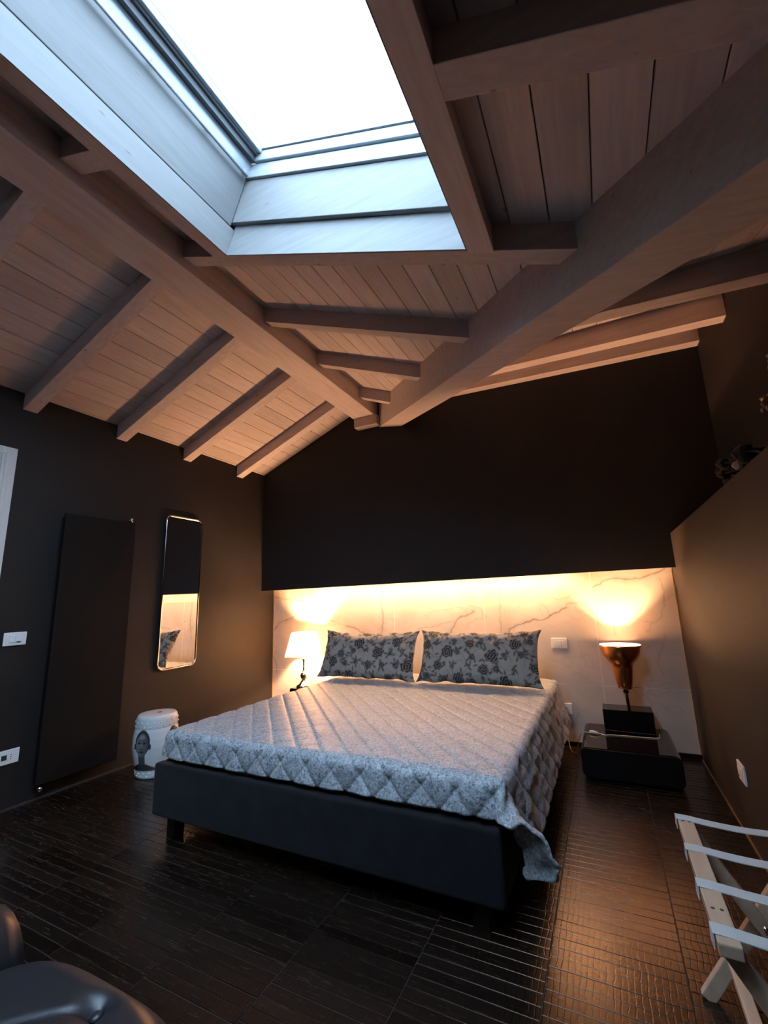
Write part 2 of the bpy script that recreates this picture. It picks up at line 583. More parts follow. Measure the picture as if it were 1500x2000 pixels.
for i in range(len(tx) - 1):
    for j in range(len(tz) - 1):
        x0, x1, z0, z1 = tx[i] + JG, tx[i + 1] - JG, tz[j] + JG, tz[j + 1] - JG
        nx, nz = int((x1 - x0) / .0055), int((z1 - z0) / .0055)
        gx, gz = np.meshgrid(np.linspace(x0, x1, nx), np.linspace(z0, z1, nz))
        P = np.stack([gx.ravel(), gz.ravel()], 1)
        # wobble so that veins look broken and natural
        wob = np.array([(noise.noise((p[0] * 22, p[1] * 22, 3.1)), noise.noise((p[0] * 22, p[1] * 22, 9.7)), noise.noise((p[0] * 9, p[1] * 9, 5.2))) for p in P])
        Q = P + wob[:, :2] * .014
        val = np.zeros(len(P))
        for ax, az, bx_, bz, wdt, dk in segs:
            if max(ax, bx_) < x0 - .1 or min(ax, bx_) > x1 + .1:
                continue
            d = np.array([bx_ - ax, bz - az]); L2 = d @ d
            t = np.clip(((Q - [ax, az]) @ d) / L2, 0, 1)
            dist = np.linalg.norm(Q - ([ax, az] + t[:, None] * d), axis=1)
            wl_ = wdt * (.75 + .6 * wob[:, 2])
            core = np.exp(-(dist / (wl_ * .55)) ** 2) * dk
            halo = np.exp(-(dist / (wl_ * 2.4)) ** 2) * dk * .25
            val = np.maximum(val, np.maximum(core, halo))
        # faint random veining
        fine = np.array([noise.noise((p[0] * 3.2 + 7, p[1] * 4.1, 1.3)) + .5 * noise.noise((p[0] * 9, p[1] * 11, 4.0)) for p in P])
        val = np.maximum(val, .11 * np.exp(-(fine / .03) ** 2))
        idx = np.arange(nx * nz).reshape(nz, nx)
        Fq = np.stack([idx[:-1, :-1], idx[:-1, 1:], idx[1:, 1:], idx[1:, :-1]], -1).reshape(-1, 4)
        Vq = [(p[0], YM, p[1]) for p in P]
        t_ = mk('tile', Vq, Fq.tolist(), 'veined_marble', niche)
        # winding towards the room
        if t_.data.polygons[0].normal.y > 0:
            t_.data.flip_normals()
        set_attr(t_, 'vein', val)
# edge profiles and baseboards
t1 = mk('trim_1', *multi([(XR - .006, XR, YM - .012, YM - .002, .03, 1.31)]), 'brass_edge'); struct(t1, 'thin brass edge strip beside the marble', 'trim')
t2 = mk('trim_2', *multi([(XL, XL + .006, YM - .012, YM - .002, .03, 1.30)]), 'brass_edge'); struct(t2, 'thin brass corner strip left of the marble', 'trim')
t3 = mk('trim_3', *multi([(XR - .006, XR, .3, YM - .02, 0, .008)]), 'brass_edge'); struct(t3, 'thin brass strip along the foot of the half wall', 'trim')
bb = mk('baseboard_back', *multi([(XL, XR, YM - .014, YM + .005, 0, .032)]), 'black_baseboard'); struct(bb, 'low black baseboard under the marble', 'baseboard')
bl = mk('baseboard_left', *multi([(XL, XL + .008, YN, YM - .02, 0, .012)]), 'strip_dark'); struct(bl, 'thin grey strip along the foot of the wall', 'baseboard')

# ------------------------------------------------------------------ ceiling
TH = .022
decks = []


def deck(x0, x1, y0, y1, zf0, zf1):
    """slab above the planks: zf0 at x0, zf1 at x1"""
    a, b = zf0 + TH + .001, zf1 + TH + .001
    decks.append([(x0, y0, a), (x1, y0, b), (x1, y1, b), (x0, y1, a), (x0, y0, a + .1), (x1, y0, b + .1), (x1, y1, b + .1), (x0, y1, a + .1)])


OY0, OY1 = -1.08, 1.395                 # skylight opening along the ridge, unseen near end lengthened to brighten the bed
OX0, OX1 = -1.63, -.212                # outer faces of the trimmers
deck(XL - .15, -1.98, YN - .15, YB + .3, zl(XL - .15), zl(-1.98))
deck(-1.98, OX0 + .05, YN - .15, YB + .3, zc(-1.98), zc(OX0 + .05))
deck(OX0 + .05, OX1 - .05, YN - .15, OY0 - .04, zc(OX0 + .05), zc(OX1 - .05))
deck(OX0 + .05, OX1 - .05, OY1 + .04, YB + .3, zc(OX0 + .05), zc(OX1 - .05))
deck(OX1 - .05, XF + .15, YN - .15, YB + .3, zc(OX1 - .05), zc(XF + .15))
# wing deck over the right part, seen only past the valley beam
decks = decks[:4]
a = OX1 - .05
pv = lambda x, dz: (x, yv(x) + .1, zc(x) + TH + .001 + dz)
decks.append([(a, YN - .15, zc(a) + TH + .001), (XF + .15, YN - .15, zc(XF + .15) + TH + .001), pv(XF + .15, 0), pv(a, 0),
              (a, YN - .15, zc(a) + TH + .1), (XF + .15, YN - .15, zc(XF + .15) + TH + .1), pv(XF + .15, .1), pv(a, .1)])
# centre deck stays under the wing deck left of the valley, so clip the rear centre deck at the valley line
decks[3] = [(OX0 + .05, OY1 + .04, zc(OX0 + .05) + TH + .001), (a, OY1 + .04, zc(a) + TH + .001), pv(a, 0), pv(OX0 + .05, 0),
            (OX0 + .05, OY1 + .04, zc(OX0 + .05) + TH + .1), (a, OY1 + .04, zc(a) + TH + .1), pv(a, .1), pv(OX0 + .05, .1)]
wy = lambda x, y: (x, y, zw(y) + TH + .001)
wyt = lambda x, y: (x, y, zw(y) + TH + .1)
decks.append([wy(-1.8, yv(-1.8) + .10), wy(XF + .15, yv(XF + .15) + .10), wy(XF + .15, YB + .3), wy(-1.8, YB + .3),
              wyt(-1.8, yv(-1.8) + .10), wyt(XF + .15, yv(XF + .15) + .10), wyt(XF + .15, YB + .3), wyt(-1.8, YB + .3)])
ceiling = mk('ceiling', *multi(decks), 'roof_deck')
struct(ceiling, 'pitched timber ceiling of whitewashed planks and rafters', 'ceiling')
G = .0016


def plank(x0, x1, ya0, ya1, yb0, yb1, zf, matn):
    """plank between x0..x1; start y (ya0 at x0, ya1 at x1), end y (yb0, yb1)"""
    p = [(x0, ya0), (x1, ya1), (x1, yb1), (x0, yb0)]
    pts = [(x, y, zf(x, y)) for x, y in p] + [(x, y, zf(x, y) + TH) for x, y in p]
    return hexa('plank', pts, matn, ceiling, bevel=.0018, seg=1)


fl = lambda x, y: zl(x)
fc = lambda x, y: zc(x)
fw = lambda x, y: zw(y)
x = -2.3013 + .1275 * 2
while x > XL - .02:
    x0 = x - .1275
    plank(max(x0, XL - .04) + G, x - G, YN, YN, YB + .02, YB + .02, fl, 'whitewashed_wood_y')
    x = x0
x = -.909 - .127 * 9
while x < XF:
    x0, x1 = x + G, min(x + .127, XF + .04) - G
    xm = (x0 + x1) / 2
    e0, e1 = min(yv(x0) + .06, YB + .02), min(yv(x1) + .06, YB + .02)
    if OX0 + .03 < xm < OX1 - .02:
        if e0 > OY1 + .1:
            plank(x0, x1, OY1 + .04, OY1 + .04, e0, e1, fc, 'whitewashed_wood_y')
        plank(x0, x1, YN, YN, OY0 - .04, OY0 - .04, fc, 'whitewashed_wood_y')
    else:
        plank(x0, x1, YN, YN, e0, e1, fc, 'whitewashed_wood_y')
    x += .127
x = .012 - .148 * 11
while x < XF:
    x0, x1 = x + G, min(x + .148, XF + .04) - G
    s0, s1 = yv(x0) + .12, yv(x1) + .12
    if s0 < YB - .05:
        plank(x0, x1, min(s0, YB), min(s1, YB), YB + .02, YB + .02, fw, 'whitewashed_wood_y')
    x += .148

box('ridge_beam', -2.10, -1.862, YN, YB + .05, 2.985, 3.26, 'whitewashed_wood_y', ceiling, bevel=.004)
# valley beam
vd = np.array([.815, -1, -.322])
pn = np.array([1, .815, 0]) / math.hypot(1, .815) * .19
vb0 = np.array([-1.845, YB, 2.873]) - vd * .10
vb1 = np.array([-1.845, YB, 2.873]) + vd * 3.36
zt = np.array([0, 0, .30])
hexa('valley_beam', [vb0, vb1, vb1 + pn, vb0 + pn, vb0 + zt, vb1 + zt, vb1 + pn + zt, vb0 + pn + zt], 'whitewashed_wood_valley', ceiling, bevel=.004)
RY = [-1.16, -.52, .12, .765, 1.395, 2.035, 2.66, 3.336]
RWD = .085


def rafter(xa, xb, y0, y1, zf, dep, name='rafter', m_='whitewashed_wood_x', xb2=None):
    xb2 = xb if xb2 is None else xb2
    q = [(xa, y0), (xb, y0), (xb2, y1), (xa, y1)]
    return hexa(name, [(x, y, zf(x) - dep) for x, y in q] + [(x, y, zf(x) + .012) for x, y in q], m_, ceiling, bevel=.003)


for y in (-1.18, -.54, .10, .755, 1.375, 2.01, 2.635, 3.30):
    rafter(XL - .04, -2.09, y, y + RWD, zl, .113)
for y in (2.035, 2.66, 3.336):
    xv = -1.845 + .815 * (YB - y)
    rafter(-1.87, xv + .03, y, y + .068, zc, .107, xb2=xv + .03 - .815 * .068)
# header of the skylight and its trimmers, short rafters beside them
xv = -1.845 + .815 * (YB - 1.39)
rafter(-1.87, xv + .03, 1.39, 1.468, zc, .106, 'header_beam', xb2=xv + .03 - .815 * .078)
rafter(-1.87, XF + .03, OY0 - .08, OY0, zc, .106, 'header_beam')
for y in (-.53, .115, .768):
    rafter(-1.87, OX0 + .01, y, y + .088, zc, .106)
    rafter(OX1 - .01, XF + .03 if y < .3 else .62, y, y + .088, zc, .106)
rafter(OX0, -1.53, OY0 - .02, 1.40, zc, .1075, 'trimmer_beam', 'whitewashed_wood_y')
rafter(-.305, OX1, OY0 - .02, 1.40, zc, .1075, 'trimmer_beam', 'whitewashed_wood_y')
# little end block under the ridge
box('end_block', -2.09, -1.835, 3.635, YB + .02, 2.885, 2.99, 'whitewashed_wood_x', ceiling, bevel=.003)
# wing purlins running to the wall behind the ledge: (y, z at left, z at right, x left)
for y, za, zb_, xa in ((3.635, 3.018, 2.95, -1.25), (2.99, 2.790, 2.752, -.78), (2.27, 2.575, 2.515, -.22)):
    y1 = y + RWD if y < 3.6 else YB + .02
    xb = XF + .03
    q = [(xa, y), (xb, y), (xb, y1), (xa, y1)]
    up = .17
    hexa('rafter', [(x_, y_, za if x_ == xa else zb_) for x_, y_ in q] + [(x_, y_, (za if x_ == xa else zb_) + up) for x_, y_ in q], 'whitewashed_wood_x', ceiling, bevel=.003)

# ------------------------------------------------------------------ skylight
NV = np.array([.378, 0, .926]); SV = np.array([.926, 0, -.378])
P0 = np.array([-1.53, 0, zc(-1.53) - .1075])
VW = 1.323


def sk(v, y, w):
    p = P0 + SV * v + NV * w
    return (p[0], y, p[2])


def skbox(name, v0, v1, y0, y1, w0, w1, m_, parent, **kw):
    pts = [sk(v0, y0, w0), sk(v1, y0, w0), sk(v1, y1, w0), sk(v0, y1, w0), sk(v0, y0, w1), sk(v1, y0, w1), sk(v1, y1, w1), sk(v0, y1, w1)]
    return hexa(name, pts, m_, parent, **kw)


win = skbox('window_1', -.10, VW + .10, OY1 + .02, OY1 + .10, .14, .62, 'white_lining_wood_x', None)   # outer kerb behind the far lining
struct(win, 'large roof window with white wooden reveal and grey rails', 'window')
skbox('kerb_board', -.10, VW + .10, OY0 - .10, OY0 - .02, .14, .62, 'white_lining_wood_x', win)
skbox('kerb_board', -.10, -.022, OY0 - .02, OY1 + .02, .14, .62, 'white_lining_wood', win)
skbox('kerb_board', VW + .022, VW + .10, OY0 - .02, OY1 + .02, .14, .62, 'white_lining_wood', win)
# inner faces of trimmers and header are faced with painted boards, then lining boards above them
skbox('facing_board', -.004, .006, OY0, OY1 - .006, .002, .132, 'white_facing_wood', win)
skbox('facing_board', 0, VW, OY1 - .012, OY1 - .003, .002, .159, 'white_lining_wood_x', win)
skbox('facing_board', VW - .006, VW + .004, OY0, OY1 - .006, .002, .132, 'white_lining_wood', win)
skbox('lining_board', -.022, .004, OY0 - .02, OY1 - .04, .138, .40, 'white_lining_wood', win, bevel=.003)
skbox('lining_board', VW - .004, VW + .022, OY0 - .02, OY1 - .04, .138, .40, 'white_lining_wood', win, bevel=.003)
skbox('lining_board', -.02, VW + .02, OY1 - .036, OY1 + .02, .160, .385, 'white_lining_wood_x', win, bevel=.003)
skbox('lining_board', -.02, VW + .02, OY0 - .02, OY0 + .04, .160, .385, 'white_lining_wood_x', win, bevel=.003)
# stepped frame, far and near side
for (ya, yb, s) in ((OY1 - .045, OY1 + .02, 1), (OY0 - .02, OY0 + .045, -1)):
    def yy(a_, b_):
        return (OY1 - a_, OY1 + b_) if s > 0 else (OY0 - b_, OY0 + a_)
    skbox('frame_step', .0, VW, *yy(.050, .02), .388, .425, 'alu_white', win, bevel=.004)
    skbox('frame_step', .0, VW, *yy(.042, .02), .428, .468, 'alu_white', win, bevel=.004)
    skbox('sash', .03, VW - .03, *yy(.055, .02), .472, .525, 'alu_white', win, bevel=.004)
    skbox('glazing_bead', .07, VW - .07, *yy(.062, -.02), .527, .54, 'alu_white', win)
for s in (0, 1):
    def vv(a_, b_):
        return (a_, b_) if s == 0 else (VW - b_, VW - a_)
    skbox('frame_step', *vv(-.022, .010), OY0, OY1 - .04, .402, .47, 'alu_white', win, bevel=.004)
    skbox('blind_track', *vv(-.01, .040), OY0, OY1 - .045, .470, .495, 'track_dark', win)
    skbox('blind_track', *vv(.0, .052), OY0, OY1 - .05, .497, .505, 'alu_grey', win)
    skbox('sash', *vv(.02, .075), OY0, OY1 - .05, .507, .535, 'alu_white', win, bevel=.005)
    vr = .030 if s == 0 else VW - .030
    gr_o = mk('guide_rail', *tube([sk(vr, OY0 + .03, .388), sk(vr, OY1 - .06, .388)], .007), 'alu_white', win, smooth=True)
    for y in (.12, .47, .82, 1.10, 1.325):
        mk('rail_bracket', *tube([sk(vr, y, .388), sk(vr - (.030 if s == 0 else -.030), y, .425)], .006, 8), 'alu_white', gr_o, smooth=True)
skbox('pane', .05, VW - .05, OY0 + .03, OY1 - .03, .53, .536, 'pane_glass', win)

# ------------------------------------------------------------------ door at the left
Dy = 1.372
door = mk('door_1', *multi([(XL + .002, XL + .035, Dy - .98, Dy - .09, 0.01, 2.10)]), 'white_trim', bevel=.003)
struct(door, 'pale wooden door in a moulded casing', 'door')
for nm, b in (('casing', (XL, XL + .022, Dy - .085, Dy, 0, 2.20)), ('casing', (XL, XL + .022, Dy - 1.07, Dy - .985, 0, 2.20)), ('casing', (XL, XL + .022, Dy - .985, Dy - .085, 2.115, 2.20))):
    box(nm, *b, 'white_trim', door, bevel=.004)
for nm, b in (('moulding', (XL + .022, XL + .030, Dy - .058, Dy - .040, 0, 2.16)), ('moulding', (XL + .022, XL + .036, Dy - .083, Dy - .068, 0, 2.14)), ('moulding', (XL + .022, XL + .030, Dy - .985, Dy - .058, 2.150, 2.165))):
    box(nm, *b, 'white_trim', door, bevel=.003)

# ================================================================== THINGS
# ---- bed
BX0, BX1, BY0, BY1 = -2.235, -.425, 1.70, 3.86
bed = thing('bed', 'low double bed with black velvet upholstered base', 'bed', ((BX0 + BX1) / 2, (BY0 + BY1) / 2, 0))
box('front_panel', BX0, BX1, BY0, BY0 + .06, .105, .352, 'bed_velvet', bed, bevel=.016, seg=3, smooth=True)
box('side_panel', BX0, BX0 + .06, BY0 + .061, BY1, .105, .35, 'bed_velvet', bed, bevel=.014, seg=3, smooth=True)
box('side_panel', BX1 - .06, BX1, BY0 + .061, BY1, .105, .35, 'bed_velvet', bed, bevel=.014, seg=3, smooth=True)
box('slat_base', BX0 + .061, BX1 - .061, BY0 + .061, BY1, .14, .25, 'bed_velvet', bed)
for lx in (BX0 + .07, BX1 - .13):
    for ly in (BY0 + .045, BY1 - .12):
        box('leg', lx, lx + .06, ly, ly + .06, 0, .139 if ly > 2 else .104, 'black_baseboard', bed, bevel=.003)
box('mattress', -2.150, -.505, 1.800, 3.85, .252, .478, 'mattress_ticking', bed, bevel=.04, seg=4, smooth=True)

# ---- quilt, parametrised cloth with diamond stitching
QX0, QX1, QY0, QY1, QZ = -2.175, -.440, 1.765, 3.80, .502
LD, RD, FD = .128, .335, .146
DS = .0062
us = np.arange(-LD, (QX1 - QX0) + RD + 1e-6, DS)
vs = np.arange(-FD, (QY1 - QY0) + 1e-6, DS)
U, Vv = np.meshgrid(us, vs)
Wd = QX1 - QX0
a_l = np.clip(-U, 0, None); a_r = np.clip(U - Wd, 0, None); b_f = np.clip(-Vv, 0, None)
rb = .035                              # edge rounding radius


def bend(s, flare):
    """arc length past the edge -> outward offset, drop"""
    q = rb * math.pi / 2
    ang = np.clip(s / rb, 0, math.pi / 2)
    out = rb * np.sin(ang); drop = rb * (1 - np.cos(ang))
    ex = np.clip(s - q, 0, None)
    return out + ex * flare, drop + ex * np.sqrt(1 - flare ** 2)


rr_ = np.hypot(a_r, b_f); rl_ = np.hypot(a_l, b_f)
isr = U > Wd / 2
side = np.where(isr, a_r, a_l)
tot = np.where(isr, rr_, rl_)
th = np.arctan2(b_f, np.maximum(side, 1e-9))      # 0 = side drape, pi/2 = front drape
corner = (side > 0) & (b_f > 0)
DD = np.where(isr, RD, LD)
lim = 1 / ((np.cos(th) / DD) ** 6 + (np.sin(th) / FD) ** 6) ** (1 / 6)
lim = np.where(isr, lim, .93 / np.hypot(np.cos(th) / DD, np.sin(th) / FD))
full = np.minimum(DD / np.maximum(np.cos(th), 1e-6), FD / np.maximum(np.sin(th), 1e-6))
tot = np.where(corner, tot * lim / full, tot)
flare = np.where(isr, np.where(corner, .16 + .76 * np.sin(2 * th) * np.clip(tot / .20, 0, 1), np.where(side > 0, .22, .06)), .04)
out, drop = bend(tot, flare)
cth = np.where(side > 0, np.cos(th), 0.0); sth = np.where(b_f > 0, np.sin(th), 0.0)
cth = np.where((side > 0) & (b_f <= 0), 1.0, cth); sth = np.where((b_f > 0) & (side <= 0), 1.0, sth)
X = np.clip(U, 0, Wd) + QX0 + np.where(isr, 1, -1) * out * cth
Y = np.clip(Vv, 0, None) + QY0 - out * sth
Z = QZ - drop
# gentle bed relief
Z += .006 * np.sin(X * 3.1 + 1) * np.cos(Y * 2.3) * (tot <= 0)
# quilting
LQ = .138
dr_ = np.clip(tot / .05, 0, 1)
def puffed(ph):
    e = (.5 - np.abs((ph / LQ) % 1 - .5)) * LQ
    return .006 * (1 - np.exp(-(e / .020))) - .0045 * np.exp(-(e / .004) ** 2)
sider = np.clip(a_r / .05, 0, 1)
puff = puffed(U + Vv * .92) * (.85 + .10 * dr_ - .25 * sider) + puffed(U - Vv * .92) * (.22 + .70 * dr_ - .40 * sider)
nz = np.array([noise.noise((u * 9, v * 9, .5)) for u, v in zip(U.ravel(), Vv.ravel())]).reshape(U.shape)
nf = np.array([noise.noise((u * 26, v * 7, 2.5)) for u, v in zip(U.ravel(), Vv.ravel())]).reshape(U.shape)
drape = np.clip(tot / .08, 0, 1)
disp = puff + .003 * nz + drape * (.007 * nf + .006 * nz) * np.clip(a_r / .05 + b_f / .08, .4, 1)
gath = np.clip((U - (Wd - .25)) / .2, 0, 1) * np.clip(b_f / .05, 0, 1)
disp += gath * .007 * np.sin(U * 75 + 2 * nz)
# normals of the smooth cloth
P3 = np.stack([X, Y, Z], -1)
du = np.gradient(P3, axis=1); dv = np.gradient(P3, axis=0)
Nn = np.cross(du, dv); Nn /= np.linalg.norm(Nn, axis=-1, keepdims=True) + 1e-12
P3 = P3 + Nn * disp[..., None]
# the left drape stays clear of the frame edge, the cloth clears the frame top
nv_, nu_ = U.shape
idx = np.arange(nv_ * nu_).reshape(nv_, nu_)
Fq = np.stack([idx[:-1, :-1], idx[:-1, 1:], idx[1:, 1:], idx[1:, :-1]], -1).reshape(-1, 4)
quilt = mk('bedspread', P3.reshape(-1, 3).tolist(), Fq.tolist(), 'quilt_satin', None, origin=((QX0 + QX1) / 2, 2.7, .35), smooth=True)
tag(quilt, 'silver grey diamond-stitched satin bedspread draped over the bed', 'bedspread')
sm = quilt.modifiers.new('thickness', 'SOLIDIFY'); sm.thickness = .010; sm.offset = -1


# ---- pillows
def floral(px, pz, seed):
    """dark rose print on a pillow face, coordinates in metres"""
    rs = random.Random(seed)
    val = np.zeros(px.shape)
    cells = []
    for i in range(9):
        for j in range(5):
            cx = -.46 + i * .115 + (.057 if j % 2 else 0) + rs.uniform(-.022, .022)
            cz = -.18 + j * .09 + rs.uniform(-.018, .018)
            cells.append((cx, cz, rs.uniform(.034, .050) if (i + 2 * j) % 3 == 0 else rs.uniform(.014, .026)))
    for cx, cz, rad in cells:
        dx, dz = px - cx, pz - cz
        r_ = np.hypot(dx, dz); t_ = np.arctan2(dz, dx)
        lob = rad * (1 + .10 * np.sin(7 * t_ + rs.uniform(0, 6)) + .08 * np.sin(3 * t_ + rs.uniform(0, 6)))
        inside = 1 / (1 + np.exp((r_ - lob) / .0018))
        pet = .5 + .5 * np.sin(r_ / rad * 15 + 2.5 * np.sin(2 * t_ + rs.uniform(0, 6)) + t_ * 2)
        val = np.maximum(val, inside * (.45 + .55 * (pet > .30)))
        for k in range(rs.randint(4, 6)):
            an = rs.uniform(0, 6.28); dl = rad * rs.uniform(1.35, 1.9); la = an + rs.uniform(-.7, .7)
            lx, lz = dx - dl * math.cos(an), dz - dl * math.sin(an)
            p_ = lx * math.cos(la) + lz * math.sin(la); q_ = -lx * math.sin(la) + lz * math.cos(la)
            leaf = 1 / (1 + np.exp(((p_ / .017) ** 2 + (q_ / .0065) ** 2 - 1) * 3))
            val = np.maximum(val, leaf * .85)
        for k in range(2):
            an = rs.uniform(0, 6.28)
            p_ = dx * math.cos(an) + dz * math.sin(an); q_ = -dx * math.sin(an) + dz * math.cos(an) - .012 * np.sin(p_ * 40)
            val = np.maximum(val, .6 * np.exp(-(q_ / .0018) ** 2) * ((p_ > rad) & (p_ < rad + .06)))
    return np.clip(val, 0, 1)


def pillow(label, cx, wid, hgt, thick, ybase, zbase, lean, yaw, seed):
    nu, nv = 190, 90
    V, F, A = [], [], []
    uu = np.linspace(-1, 1, nu); vv_ = np.linspace(-1, 1, nv)
    Ug, Vg = np.meshgrid(uu, vv_)
    ears = 1 + .045 * (np.abs(Ug) ** 6) * (np.abs(Vg) ** 6)
    sx = wid / 2 * Ug * (1 - .035 * (1 - Vg ** 2) * np.abs(Ug) ** 3) * ears
    sz = hgt / 2 * Vg * (1 - .07 * (1 - Ug ** 2) * np.abs(Vg) ** 3) * ears
    prof = (np.clip(1 - np.abs(Ug) ** 3.2, 0, 1) ** .55) * (np.clip(1 - np.abs(Vg) ** 2.6, 0, 1) ** .6)
    nz_ = np.array([noise.noise((a_ * 5 + seed, b_ * 3, 1.0)) for a_, b_ in zip(Ug.ravel(), Vg.ravel())]).reshape(Ug.shape)
    nk = np.array([noise.noise((a_ * 14 + seed, b_ * 6, 4.0)) for a_, b_ in zip(Ug.ravel(), Vg.ravel())]).reshape(Ug.shape)
    edge = np.clip((np.maximum(np.abs(Ug), np.abs(Vg)) - .55) / .4, 0, 1)
    sz = sz + .012 * nz_ * np.abs(Vg) ** 4
    off = thick / 2 * prof * (1 + .14 * nz_) + .010 * nk * edge * (prof > 0)
    sag = -.010 * (1 - Ug ** 2)
    la, ca = math.radians(lean), math.radians(yaw)
    for sgn in (-1, 1):
        y_ = sgn * off
        z_ = sz + sag
        yy_ = y_ * math.cos(la) + z_ * math.sin(la)
        zz_ = -y_ * math.sin(la) * 1 + z_ * math.cos(la)
        xx_ = sx * math.cos(ca) - yy_ * math.sin(ca)
        yy2 = sx * math.sin(ca) + yy_ * math.cos(ca)
        k = len(V)
        V += np.stack([xx_ + cx, yy2 + ybase, zz_ + zbase], -1).reshape(-1, 3).tolist()
        A.append(floral(sx * .98, sz, seed + (0 if sgn < 0 else 5)).ravel())
        id_ = np.arange(nu * nv).reshape(nv, nu) + k
        q = np.stack([id_[:-1, :-1], id_[:-1, 1:], id_[1:, 1:], id_[1:, :-1]], -1).reshape(-1, 4)
        F += (q if sgn < 0 else q[:, ::-1]).tolist()
    ob = mk('pillow', V, F, 'floral_cotton', None, origin=(cx, ybase, zbase - hgt / 2), smooth=True)
    set_attr(ob, 'print', np.concatenate(A))
    # weld the seam
    b = bmesh.new(); b.from_mesh(ob.data)
    bmesh.ops.remove_doubles(b, verts=b.verts, dist=.0004)
    bmesh.ops.recalc_face_normals(b, faces=b.faces)
    b.to_mesh(ob.data); b.free()
    return tag(ob, label, 'pillow', 'floral pillows leaning at the head of the bed')


pillow('long rose-print pillow leaning next to the small lit table lamp', -1.876, .890, .400, .16, 3.415, .708, 24, 0, 3)
pillow('long rose-print pillow with raised corners towards the copper lamp', -.925, .915, .405, .16, 3.415, .712, 24, 0, 11)


# ---- black side tables
def rounded_prism(x0, x1, z0, z1, y0, y1, rad, n=8):
    prof = []
    for cx, cz, a0 in ((x1 - rad, z0 + rad, -90), (x1 - rad, z1 - rad, 0), (x0 + rad, z1 - rad, 90), (x0 + rad, z0 + rad, 180)):
        for k in range(n + 1):
            a = math.radians(a0 + 90 * k / n)
            prof.append((cx + rad * math.cos(a), cz + rad * math.sin(a)))
    N = len(prof)
    V = [(p[0], y0, p[1]) for p in prof] + [(p[0], y1, p[1]) for p in prof]
    F = [tuple(range(N)), tuple(range(2 * N - 1, N - 1, -1))] + [(i, (i + 1) % N, (i + 1) % N + N, i + N) for i in range(N)]
    return V, F


NSX0, NSX1, NSY0, NSY1, NSZ = -.255, .300, 3.275, 3.87, .19
ns = thing('side_table', 'low glossy black side table with rounded corners beneath the copper lamp', 'side table', (.02, 3.57, 0))
mk('shell', *rounded_prism(NSX0, NSX1, .012, NSZ, NSY0 + .012, NSY1, .04), 'black_gloss', ns)
mk('front_panel', *rounded_prism(NSX0 + .006, NSX1 - .006, .018, NSZ - .006, NSY0, NSY0 + .0115, .036), 'black_baseboard', ns)
for fx in (NSX0 + .06, NSX1 - .10):
    for fy in (NSY0 + .06, NSY1 - .10):
        box('foot', fx, fx + .04, fy, fy + .04, 0, .0118, 'black_baseboard', ns)
n2_ = thing('side_table', 'black side table behind the bed under the small lit lamp', 'side table', (-2.736, 3.755, 0))
mk('shell', *rounded_prism(-2.872, -2.60, .012, .338, 3.63, 3.88, .02), 'black_gloss', n2_)
for fx in (-2.85, -2.66):
    for fy in (3.66, 3.82):
        box('foot', fx, fx + .04, fy, fy + .04, 0, .0118, 'black_baseboard', n2_)

# ---- small lit lamp
LX, LY = -2.785, 3.74
lamp = thing('table_lamp', 'small table lamp with glowing square cream shade and chrome baluster foot', 'lamp', (LX, LY, .338))
mk('base', *lathe([(.0, .3385), (.072, .3385), (.074, .346), (.066, .356), (.045, .368), (.030, .388), (.020, .402), (.024, .414), (.034, .430), (.036, .446), (.030, .462), (.018, .476), (.010, .492), (.008, .53), (.010, .56), (.015, .60), (.012, .612), (.0, .612)], (LX, LY), 32, False), 'chrome', lamp, smooth=True)


def sq(hw, z, rot, t=0):
    return [(LX + (hw - t) * math.sqrt(2) * math.cos(rot + math.pi / 2 * k + math.pi / 4), LY + (hw - t) * math.sqrt(2) * math.sin(rot + math.pi / 2 * k + math.pi / 4), z) for k in range(4)]


rot = math.radians(10)
zb, ztp = .632, .862
shade = []
bo, to = sq(.140, zb, rot), sq(.095, ztp, rot)
bi, ti = sq(.140, zb, rot, .003), sq(.095, ztp, rot, .003)
V = bo + to + bi + ti
F = []
for k in range(4):
    l = (k + 1) % 4
    F += [(k, l, 4 + l, 4 + k), (8 + l, 8 + k, 12 + k, 12 + l), (k, 8 + k, 8 + l, l), (4 + l, 12 + l, 12 + k, 4 + k)]
sh = mk('lamp_shade', V, F, 'lamp_fabric', lamp)
mk('bulb', *lathe([(.0, .612), (.014, .614), (.016, .64), (.026, .67), (.030, .70), (.024, .726), (.0, .738)], (LX, LY), 20, False), 'bulb_glow', lamp, smooth=True)


def plight(name, loc, power, col, rad, parent):
    l = bpy.data.lights.new(name, 'POINT')
    l.energy = power; l.color = col; l.shadow_soft_size = rad
    o = bpy.data.objects.new(name, l)
    COL.objects.link(o)
    o.parent = parent
    o.location = Vector(loc) - origin_of(parent)
    return o


plight('lamp_light', (LX, LY, .755), LAMP_W, WARM, .03, lamp)

